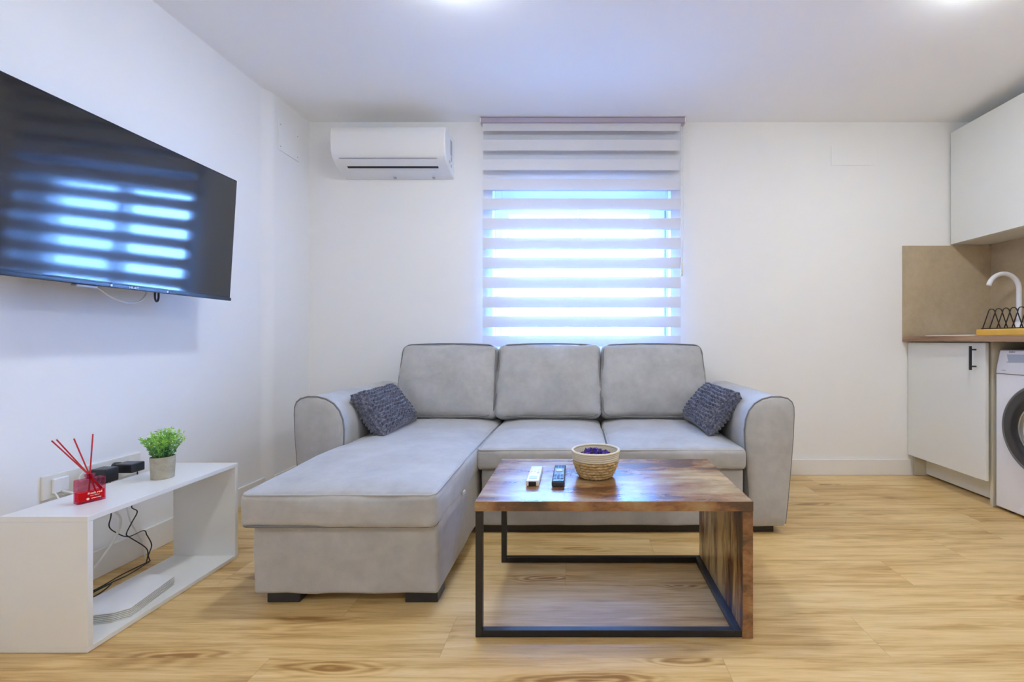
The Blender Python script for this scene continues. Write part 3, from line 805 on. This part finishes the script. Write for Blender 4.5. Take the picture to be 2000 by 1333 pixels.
# back cushions
for (x0, x1, sd, rz) in ((-1.100, -.500, 2.0, .0), (-.497, .136, 6.0, 0), (.140, .775, 12.0, -.0)):
    hx, hy, hz = (x1-x0)/2, .078, .226; r = .036
    m = puff(hx, hy, hz, r, (.006, .040, .010), amp=.006, seed=sd, ncore=20)
    R = rot_x(-math.radians(17))
    cc = ((x0+x1)/2, 2.835, .640)
    for v in m.v:      # wrinkles gathered near the edges
        ed = max(abs(v.x)/hx, abs(v.z)/hz)
        v.y += .004*ed**4*noise.noise(Vector((v.x*38, v.z*38, sd)))
        v.x *= 1 + .012*(-v.z/hz)
    bc = obj('back_cushion', place(m, cc, R), FB, sf, smooth=True)
    e = r*.29
    lp = dense_loop([(a, b, 0) for a, b in rrect(hx-e+.002, hz-e+.002, .05, 5)], .04)
    pth = [Vector(cc) + R @ Vector((a*(1+.012*(-b/hz)), -hy+e-.001, b + .010*(1-(a/hx)**2)*(1 if b > 0 else -1)*(abs(b) > hz-.06))) for a, b, _ in lp]
    obj('piping', MB().tube(pth, .0045, 6, closed=True), 'piping', bc, smooth=True)
obj('front_rail', MB().box(-.45, .915, 2.135, 2.19, 0, .040), 'black_metal', sf, bevel=.002, label='black front rail under the seat')
for (x, y) in ((-1.068,1.56),(-.595,1.56),(-1.25,2.85),(.80,2.85)):
    obj('foot', MB().box(x, x+.112, y, y+.09, 0, .040), 'black_plastic', sf, bevel=.003, label='black block foot')
obj('pull_tab', MB().box(-.474, -.468, 1.855, 1.885, .270, .281), 'white_plastic', sf, label='small white pull tab')

# throw pillows
def pillow_mesh(L, H, T, seed):
    mb = MB(); nx, nz = 150, 100
    for side in (1, -1):
        b0 = len(mb.v)
        for j in range(nz+1):
            for i in range(nx+1):
                u, v = 2*i/nx-1, 2*j/nz-1
                ex = 1-.055*(1-u*u)**1*(abs(v)**3) ; ez = 1-.055*(1-v*v)*(abs(u)**3)
                x = u*L/2*(1-.05*(1-v*v)*abs(u)**4); z = v*H/2*(1-.06*(1-u*u)*abs(v)**4)
                t = T/2*((1-abs(u)**2.6)*(1-abs(v)**2.6))**.42
                # nubbly plush rows
                nub = (abs(math.sin(u*L/2/.028*PI))**.7)*(abs(math.sin(v*H/2/.021*PI+.6*math.sin(u*9)))**.7)
                rim = min(1, (1-max(abs(u), abs(v)))*14)
                t2 = t + (.019*nub + .004*noise.noise(Vector((x*60, z*60, seed))))*max(.0, rim)
                sag = .012*noise.noise(Vector((x*5, z*5, seed)))*rim
                mb.v.append(Vector((x, side*t2 + sag, z)))
        for j in range(nz):
            for i in range(nx):
                a = b0+j*(nx+1)+i; q = (a, a+1, a+nx+2, a+nx+1)
                mb.f.append(q if side == -1 else tuple(reversed(q)))
    return mb
def pillow(name, c, ex, ez, seed, label):
    m = frame_mtx(ex, Vector(ez).cross(Vector(ex)), (0,0,0))
    o = obj(name, pillow_mesh(.42, .265, .115, seed), 'knit', smooth=True)
    o.matrix_world = Matrix.Translation(Vector(c)) @ m
    tag(o, label, 'throw pillow', 'dark knitted throw pillows on the sofa')
    return o
pillow('throw_pillow', (-1.032, 2.44, .532), (.02, 1, .02), (-.62, 0, .78), 1.0, 'dark slate plush throw pillow leaning on the chaise-side armrest')
pillow('throw_pillow', (.712, 2.47, .538), (-.05, 1, .02), (.60, .03, .80), 5.0, 'dark slate plush throw pillow leaning on the armrest nearest the kitchen')

# ------------------------------------------------------------------ coffee table
ct = thing('coffee_table', 'rustic brown wood coffee table with black metal frame in front of the sofa', 'coffee table', (.106, 1.62, 0))
tx0, tx1, ty0, ty1, tz = -.313, .526, 1.372, 1.864, .414
obj('tabletop', MB().box(tx0, tx1, ty0, ty1, tz-.030, tz), 'rustic_top', ct, bevel=.0015)
obj('edge_band', MB().box(tx0-.0005, tx1+.0005, ty0-.0012, ty0+.0002, tz-.0295, tz-.0008), 'rustic_edge', ct)
obj('side_panel', MB().box(tx1-.032, tx1, ty0, ty1, .0, tz-.030), 'rustic_side', ct, bevel=.001)
obj('edge_band', MB().box(tx1-.0315, tx1-.0005, ty0-.0012, ty0+.0002, .001, tz-.030), 'rustic_edge', ct)
bm_ = .021
for y in (ty0+.004, ty1-.026):
    obj('leg', MB().box(tx0+.001, tx0+.001+bm_, y, y+bm_, 0.001, tz-.030), 'black_metal', ct, bevel=.0015)
    obj('floor_bar', MB().box(tx0+.001+bm_, tx1-.032-bm_, y, y+bm_, 0.001, .001+bm_), 'black_metal', ct, bevel=.0015)
obj('floor_bar', MB().box(tx1-.032-bm_, tx1-.032, ty0+.004, ty1-.005, .001, .001+bm_), 'black_metal', ct, bevel=.0015)

# remotes
ac_r = thing('remote_control', 'white air conditioner remote control on the coffee table', 'remote control', (-.1535, 1.60, tz))
obj('shell', place(puff(.0215, .088, .010, .004, (0,0,.001), amp=0, ncore=4), (-.1535, 1.598, tz+.0105)), 'white_plastic', ac_r, smooth=True)
obj('display', MB().box(-.167, -.140, 1.528, 1.558, tz+.0205, tz+.0222), plain('lcd_grey_green', (.42,.52,.55), .15), ac_r, bevel=.0005, label='grey display')
obj('end_cap', MB().box(-.166, -.141, 1.5085, 1.513, tz+.002, tz+.017), 'dark_bezel', ac_r, bevel=.001, label='dark sensor end')
for k in range(3):
    for s in (-1, 0, 1):
        obj('button', MB().box(-.1535+s*.0115-.004, -.1535+s*.0115+.004, 1.59+k*.018, 1.598+k*.018, tz+.0205, tz+.0226), 'ivory_plastic' if (k, s) != (0, 1) else 'grey_plastic', ac_r, bevel=.0006)
tr = thing('remote_control', 'black television remote control with many keys on the coffee table', 'remote control', (-.068, 1.60, tz))
obj('shell', place(puff(.0215, .100, .010, .006, (0,0,.0015), amp=0, ncore=4), (-.068, 1.602, tz+.0105)), plain('blue_black_gloss', (.03,.045,.07), .22), tr, smooth=True)
obj('faceplate', MB().box(-.085, -.051, 1.522, 1.695, tz+.0200, tz+.0222), plain('slate_faceplate', (.10,.15,.21), .25), tr, bevel=.001)
M['key'] = plain('dark_key', (.015,.025,.05), .3)
for r_ in range(4):
    for s in (-1, 0, 1):
        obj('button', MB().box(-.068+s*.0112-.0042, -.068+s*.0112+.0042, 1.528+r_*.0145, 1.5375+r_*.0145, tz+.0220, tz+.0242), 'key', tr, bevel=.0008)
for r_ in range(2):
    for s in (-1, 0, 1):
        obj('button', MB().box(-.068+s*.0112-.0042, -.068+s*.0112+.0042, 1.660+r_*.0145, 1.669+r_*.0145, tz+.0220, tz+.0242), 'key', tr, bevel=.0008)
obj('navigation_pad', MB().lathe([(.0001, tz+.0246), (.006, tz+.0246), (.0065, tz+.0230), (.0125, tz+.0246), (.014, tz+.0225)], (-.068, 1.618, 0), 24), 'logo_silver', tr, smooth=True)

# basket with potpourri
bk = thing('woven_basket', 'small round woven basket of cream rope and seagrass on the coffee table', 'basket', (.061, 1.628, tz))
def wob(a, j, r, h): return r*(1+.012*math.sin(3*a)), h
bprof = [(.052,0),(.056,.004),(.066,.022),(.0735,.042),(.0775,.060)]
br = MB()
for i in range(6):     # braided lower courses
    t0 = i/5; z = .008+.0098*i; r0 = .057 + (.0765-.057)*(t0**.75)
    pth = []
    for k in range(96):
        a = 2*PI*k/96
        pth.append((.061+(r0+.0016*math.sin(a*26+i*1.7))*math.cos(a), 1.628+(r0+.0016*math.sin(a*26+i*1.7))*math.sin(a), tz+z+.0012*math.cos(a*26+i*1.7)))
    br.tube(pth, .0056, 7, closed=True)
br.lathe([(.0001,.002),(.052,.002),(.056,.008)], (.061,1.628,tz), 32)
obj('lower_weave', br, 'seagrass', bk, smooth=True)
rp = MB()
for i in range(5):
    z = .0665+.0068*i; r0 = .0785+.0011*i
    pth = [(.061+r0*math.cos(a)*(1+.004*math.sin(2*a)), 1.628+r0*math.sin(a), tz+z) for a in [2*PI*k/64 for k in range(64)]]
    rp.tube(pth, .0040 if i < 4 else .0048, 8, closed=True)
obj('rope_rim', rp, 'cream_rope', bk, smooth=True)
obj('inner_lining', MB().lathe([(.0001,.006),(.050,.006),(.060,.024),(.070,.045),(.0755,.066),(.078,.090)], (.061,1.628,tz), 40, cap=False), 'cream_rope', bk, smooth=True)
random.seed(4)
pt = MB(); 
for i in range(150):
    a = random.random()*2*PI; r_ = .055*math.sqrt(random.random()); 
    c = Vector((.056+r_*math.cos(a), 1.628+r_*math.sin(a), tz+.074+.017*(1-(r_/.055)**2)+random.uniform(-.004,.006)))
    u = Vector((random.gauss(0,1),random.gauss(0,1),random.gauss(0,1))).normalized()*random.uniform(.006,.011); v = u.orthogonal().normalized()*u.length*.8
    nn = u.cross(v).normalized()*.003
    pt.add([c-u, c-v+nn, c+u, c+v+nn, c-nn], [(0,1,4),(1,2,4),(2,3,4),(3,0,4),(0,1,2,3)])
po = obj('potpourri', pt, 'purple')
po.data.materials.append(M['purple_dark'])
for i, p in enumerate(po.data.polygons): p.material_index = 1 if (i//5) % 4 == 0 else 0
tag(po, 'purple dried flower potpourri heaped inside the woven basket', 'potpourri', kind='stuff')

# ------------------------------------------------------------------ kitchen
XD = 2.200   # door face
uc = [(2.432, 3.030, 'white wall cabinet touching the back wall above the sink'), (1.830, 2.428, 'white wall cabinet above the washing machine, partly outside the photo')]
for (a, b, lab) in uc:
    u = thing('wall_cabinet', lab, 'cabinet', (XR, (a+b)/2, 1.537), 'white kitchen wall cabinets')
    obj('body', MB().box(2.497, XR-.001, a+.001, b-.001, 1.537, 2.275), 'kitchen_white', u, bevel=.001)
    d = obj('door', MB().box(2.476, 2.495, a+.0015, b-.0015, 1.5375, 2.280), 'kitchen_white', u, bevel=.0015)
    yh = a+.035 if a > 2.2 else b-.035
obj_f = obj('filler', MB().box(2.50, XR-.001, 3.0305, YB-.001, 1.537, 2.275), 'kitchen_white', None)
tag(obj_f, 'narrow white filler strip between wall cabinet and back wall', 'filler strip')
wt = obj('worktop', MB().box(2.164, XR-.001, 1.80, YB-.001, .891, .925), 'worktop', bevel=.002)
tag(wt, 'brown oak effect worktop over the base cabinet and washing machine', 'worktop')
sb = thing('splashback', 'beige stone splashback panel behind the sink corner', 'splashback', (XR, YB, .925))
obj('back_panel', MB().box(2.164, XR-.013, YB-.013, YB-.001, .9255, 1.530), 'splash', sb)
obj('side_panel', MB().box(XR-.013, XR-.001, 1.80, YB-.001, .9255, 1.5365), 'splash', sb)
bc = thing('base_cabinet', 'white kitchen base cabinet with black bar handle beside the washing machine', 'cabinet', (2.5, 2.75, 0))
for (a, b) in ((2.456, 2.474), (YB-.020, YB-.002)):
    obj('side_panel', MB().box(2.236, XR-.002, a, b, 0.001, .890), 'cream_edge', bc, bevel=.001)
obj('carcass', MB().box(2.245, XR-.004, 2.475, YB-.021, .14, .888), 'kitchen_white', bc)
dr = obj('door', MB().box(XD, XD+.019, 2.462, YB-.004, .137, .886), 'kitchen_white', bc, bevel=.0015)
obj('plinth', MB().box(2.310, 2.325, 2.475, YB-.021, 0.012, .137), 'kitchen_white', bc)
hy = 2.520
hd = MB().box(XD-.036, XD-.026, hy-.005, hy+.005, .735, .868)
for z in (.755, .848): hd.cyl((XD-.028, hy, z), (XD+.001, hy, z), .0042, 12)
obj('handle', hd, 'black_metal', dr, bevel=.001, label='black bar handle')
tag(obj('appliance_bay_panel', MB().box(XR-.03, XR-.014, 1.82, 2.455, 0.001, .889), 'grey_plastic'), 'grey rear panel behind the washing machine', 'panel')
tag(obj('end_panel', MB().box(2.236, XR-.002, 1.802, 1.820, 0.001, .889), 'kitchen_white', bevel=.001), 'white end panel supporting the worktop past the washing machine', 'panel')

# sink and faucet
sk = thing('sink', 'white inset sink in the worktop corner', 'sink', (2.43, 2.80, .925))
s_ = MB(); ox0, ox1, oy0, oy1 = 2.272, 2.66, 2.636, 3.0
outer = [(x+(ox0+ox1)/2, y+(oy0+oy1)/2) for x, y in rrect((ox1-ox0)/2, (oy1-oy0)/2, .03, 5)]
inner = [(x+(ox0+ox1)/2, y+(oy0+oy1)/2) for x, y in rrect((ox1-ox0)/2-.018, (oy1-oy0)/2-.018, .03, 5)]
n = len(outer)
s_.v = [Vector((x,y,.9255)) for x,y in outer] + [Vector((x,y,.932)) for x,y in outer] + [Vector((x,y,.933)) for x,y in inner] + [Vector((x,y,.9262)) for x,y in inset(inner,.97)]
for L_ in range(3):
    for i in range(n): s_.f.append((L_*n+i, L_*n+(i+1)%n, (L_+1)*n+(i+1)%n, (L_+1)*n+i))
s_.f.append(tuple(3*n+i for i in range(n)))
obj('bowl', s_, 'white_plastic', sk, smooth=False)
obj('drain', MB().lathe([(.0001,.9275),(.022,.9275),(.026,.9265)], (2.45,2.82,0), 20), 'steel', sk, smooth=True)
fc = thing('faucet', 'white curved kitchen faucet standing behind the dish rack', 'faucet', (2.70, 2.79, .925))
fb = Vector((2.70, 2.79, .925))
obj('base', MB().lathe([(.026,.0005),(.026,.008),(.021,.014),(.0205,.075),(.016,.090)], fb, 24), 'white_enamel', fc, smooth=True)
R_ = .094; ztop = 1.214
pth = [(2.70, 2.79, .99), (2.70, 2.79, 1.10), (2.70, 2.79, ztop)] + [(2.70-R_+R_*math.cos(a), 2.79, ztop+R_*math.sin(a)) for a in [math.radians(d) for d in range(8, 175, 8)]]
obj('spout', MB().tube(pth, .0135, 16), 'white_enamel', fc, smooth=True)
obj('lever', MB().tube([(2.70,2.775,.985),(2.70,2.745,.990),(2.695,2.70,1.005)], [.008,.007,.005], 10), 'white_enamel', fc, smooth=True)

# dish rack
dk = thing('dish_rack', 'dish rack with black wire arches on a honey bamboo base by the sink', 'dish rack', (2.36, 2.43, .925))
obj('base', MB().box(2.285, 2.430, 2.235, 2.617, .9255, .962), 'bamboo', dk, bevel=.004)
obj('base_rail', MB().tube([(2.300,2.600,.966),(2.300,2.25,.966)], .0025, 8), 'black_metal', dk, smooth=True)
obj('base_rail', MB().tube([(2.415,2.600,.966),(2.415,2.25,.966)], .0025, 8), 'black_metal', dk, smooth=True)
for k in range(8):
    y = 2.598 - .044*k
    rt_ = .019; xm = 2.3575; zt = 1.078-rt_; hb = .0525
    pth = [(xm-hb, y, .9625)] + [(xm - rt_*math.cos(a), y, zt+rt_*math.sin(a)) for a in [PI*j/10 for j in range(11)]] + [(xm+hb, y, .9625)]
    obj('wire_arch', MB().tube(pth, .0027, 8), 'black_metal', dk, smooth=True)

# washing machine
wm = thing('washing_machine', 'white front-loading washing machine under the worktop', 'washing machine', (2.5, 2.14, 0))
wy0, wy1, wx0 = 1.835, 2.440, 2.236
bd_ = MB().prism([(wx0+.004,.012),(wx0,.02),(wx0,.728),(wx0+.526,.728),(wx0+.486,.012)], wy0, wy1, 'y')
bd_ = MB().prism([(wx0,.014),(wx0,.722),(2.72,.722),(2.72,.014)], wy0, wy1, 'y')
obj('body', bd_, 'white_enamel', wm, bevel=.006)
obj('control_panel', MB().prism([(wx0,.724),(wx0+.004,.76),(wx0+.022,.846),(wx0+.030,.850),(2.70,.850),(2.70,.724)], wy0, wy1, 'y'), 'white_enamel', wm, bevel=.004)
for (y, x) in ((1.88,2.28),(2.38,2.28),(1.88,2.66),(2.38,2.66)):
    obj('foot', MB().cyl((x,y,0),(x,y,.015), .02, 12), 'black_plastic', wm)
# detergent drawer recess
pn = Vector((-.086, 0, .018)).normalized()     # outward on the sloping fascia
def fascia(z, y, o): # point on fascia
    t = (z-.76)/.086; return Vector((wx0+.004+.018*t, y, z)) + Vector((-.98, 0, .20))*o
dw = MB()
zA, zB = .785, .826; yA, yB = 2.395, 2.20
dw.add([fascia(zB,yA,.0006), fascia(zB,yB,.0006), fascia(zA,yB-.0,.0006), fascia(zA,yA-.018,.0006),
        fascia(zB,yA,-.004), fascia(zB,yB,-.004), fascia(zA,yB,-.004), fascia(zA,yA-.018,-.004)], [(0,1,2,3),(7,6,5,4),(0,4,5,1),(1,5,6,2),(2,6,7,3),(3,7,4,0)])
obj('drawer_grip', dw, plain('pale_blue_grey_plastic', (.42,.46,.56), .3), wm, label='bluish recessed drawer grip')
obj('drawer_lip', MB().tube([fascia(zA,yA-.01,.001), fascia(zA,yB,.001)], .0022, 8), 'white_enamel', wm, smooth=True)
wl = world_loc(wm)
text('brand_lettering', 'beko', .017, 'logo_grey', wm, frame_mtx((0,-1,0), (.2,0,.98), fascia(.8395, 2.368, .0009)-wl), .0002, .0002)
obj('logo_stroke', MB().add([fascia(.8325,2.388,.0009), fascia(.8345,2.372,.0009), fascia(.8352,2.360,.0009), fascia(.8318,2.375,.0009)], [(0,1,2,3)]), 'logo_red', wm)
text('model_lettering', 'inverter', .007, 'logo_grey', wm, frame_mtx((0,-1,0), (.05,0,1), Vector((wx0+.0006, 2.395, .742))-wl), .0002)
# door
dc = (0, 2.145, .461)
dr = obj('door_ring', MB().lathe([(.236,wx0-.001),(.237,wx0-.012),(.232,wx0-.026),(.226,wx0-.030),(.219,wx0-.026)], dc, 72, 'x', cap=False), 'grey_ring', wm, smooth=True)
obj('door_glass', MB().lathe([(.2195,wx0-.0265),(.19,wx0-.030),(.150,wx0-.026),(.146,wx0-.020)], dc, 64, 'x', cap=False), 'cup_dark', dr, smooth=True, label='dark glass surround')
obj('porthole', MB().lathe([(.148,wx0-.020),(.142,wx0-.028),(.134,wx0-.022),(.09,wx0-.012),(.0001,wx0-.006)], dc, 64, 'x'), 'steel', dr, smooth=True, label='inner round porthole')
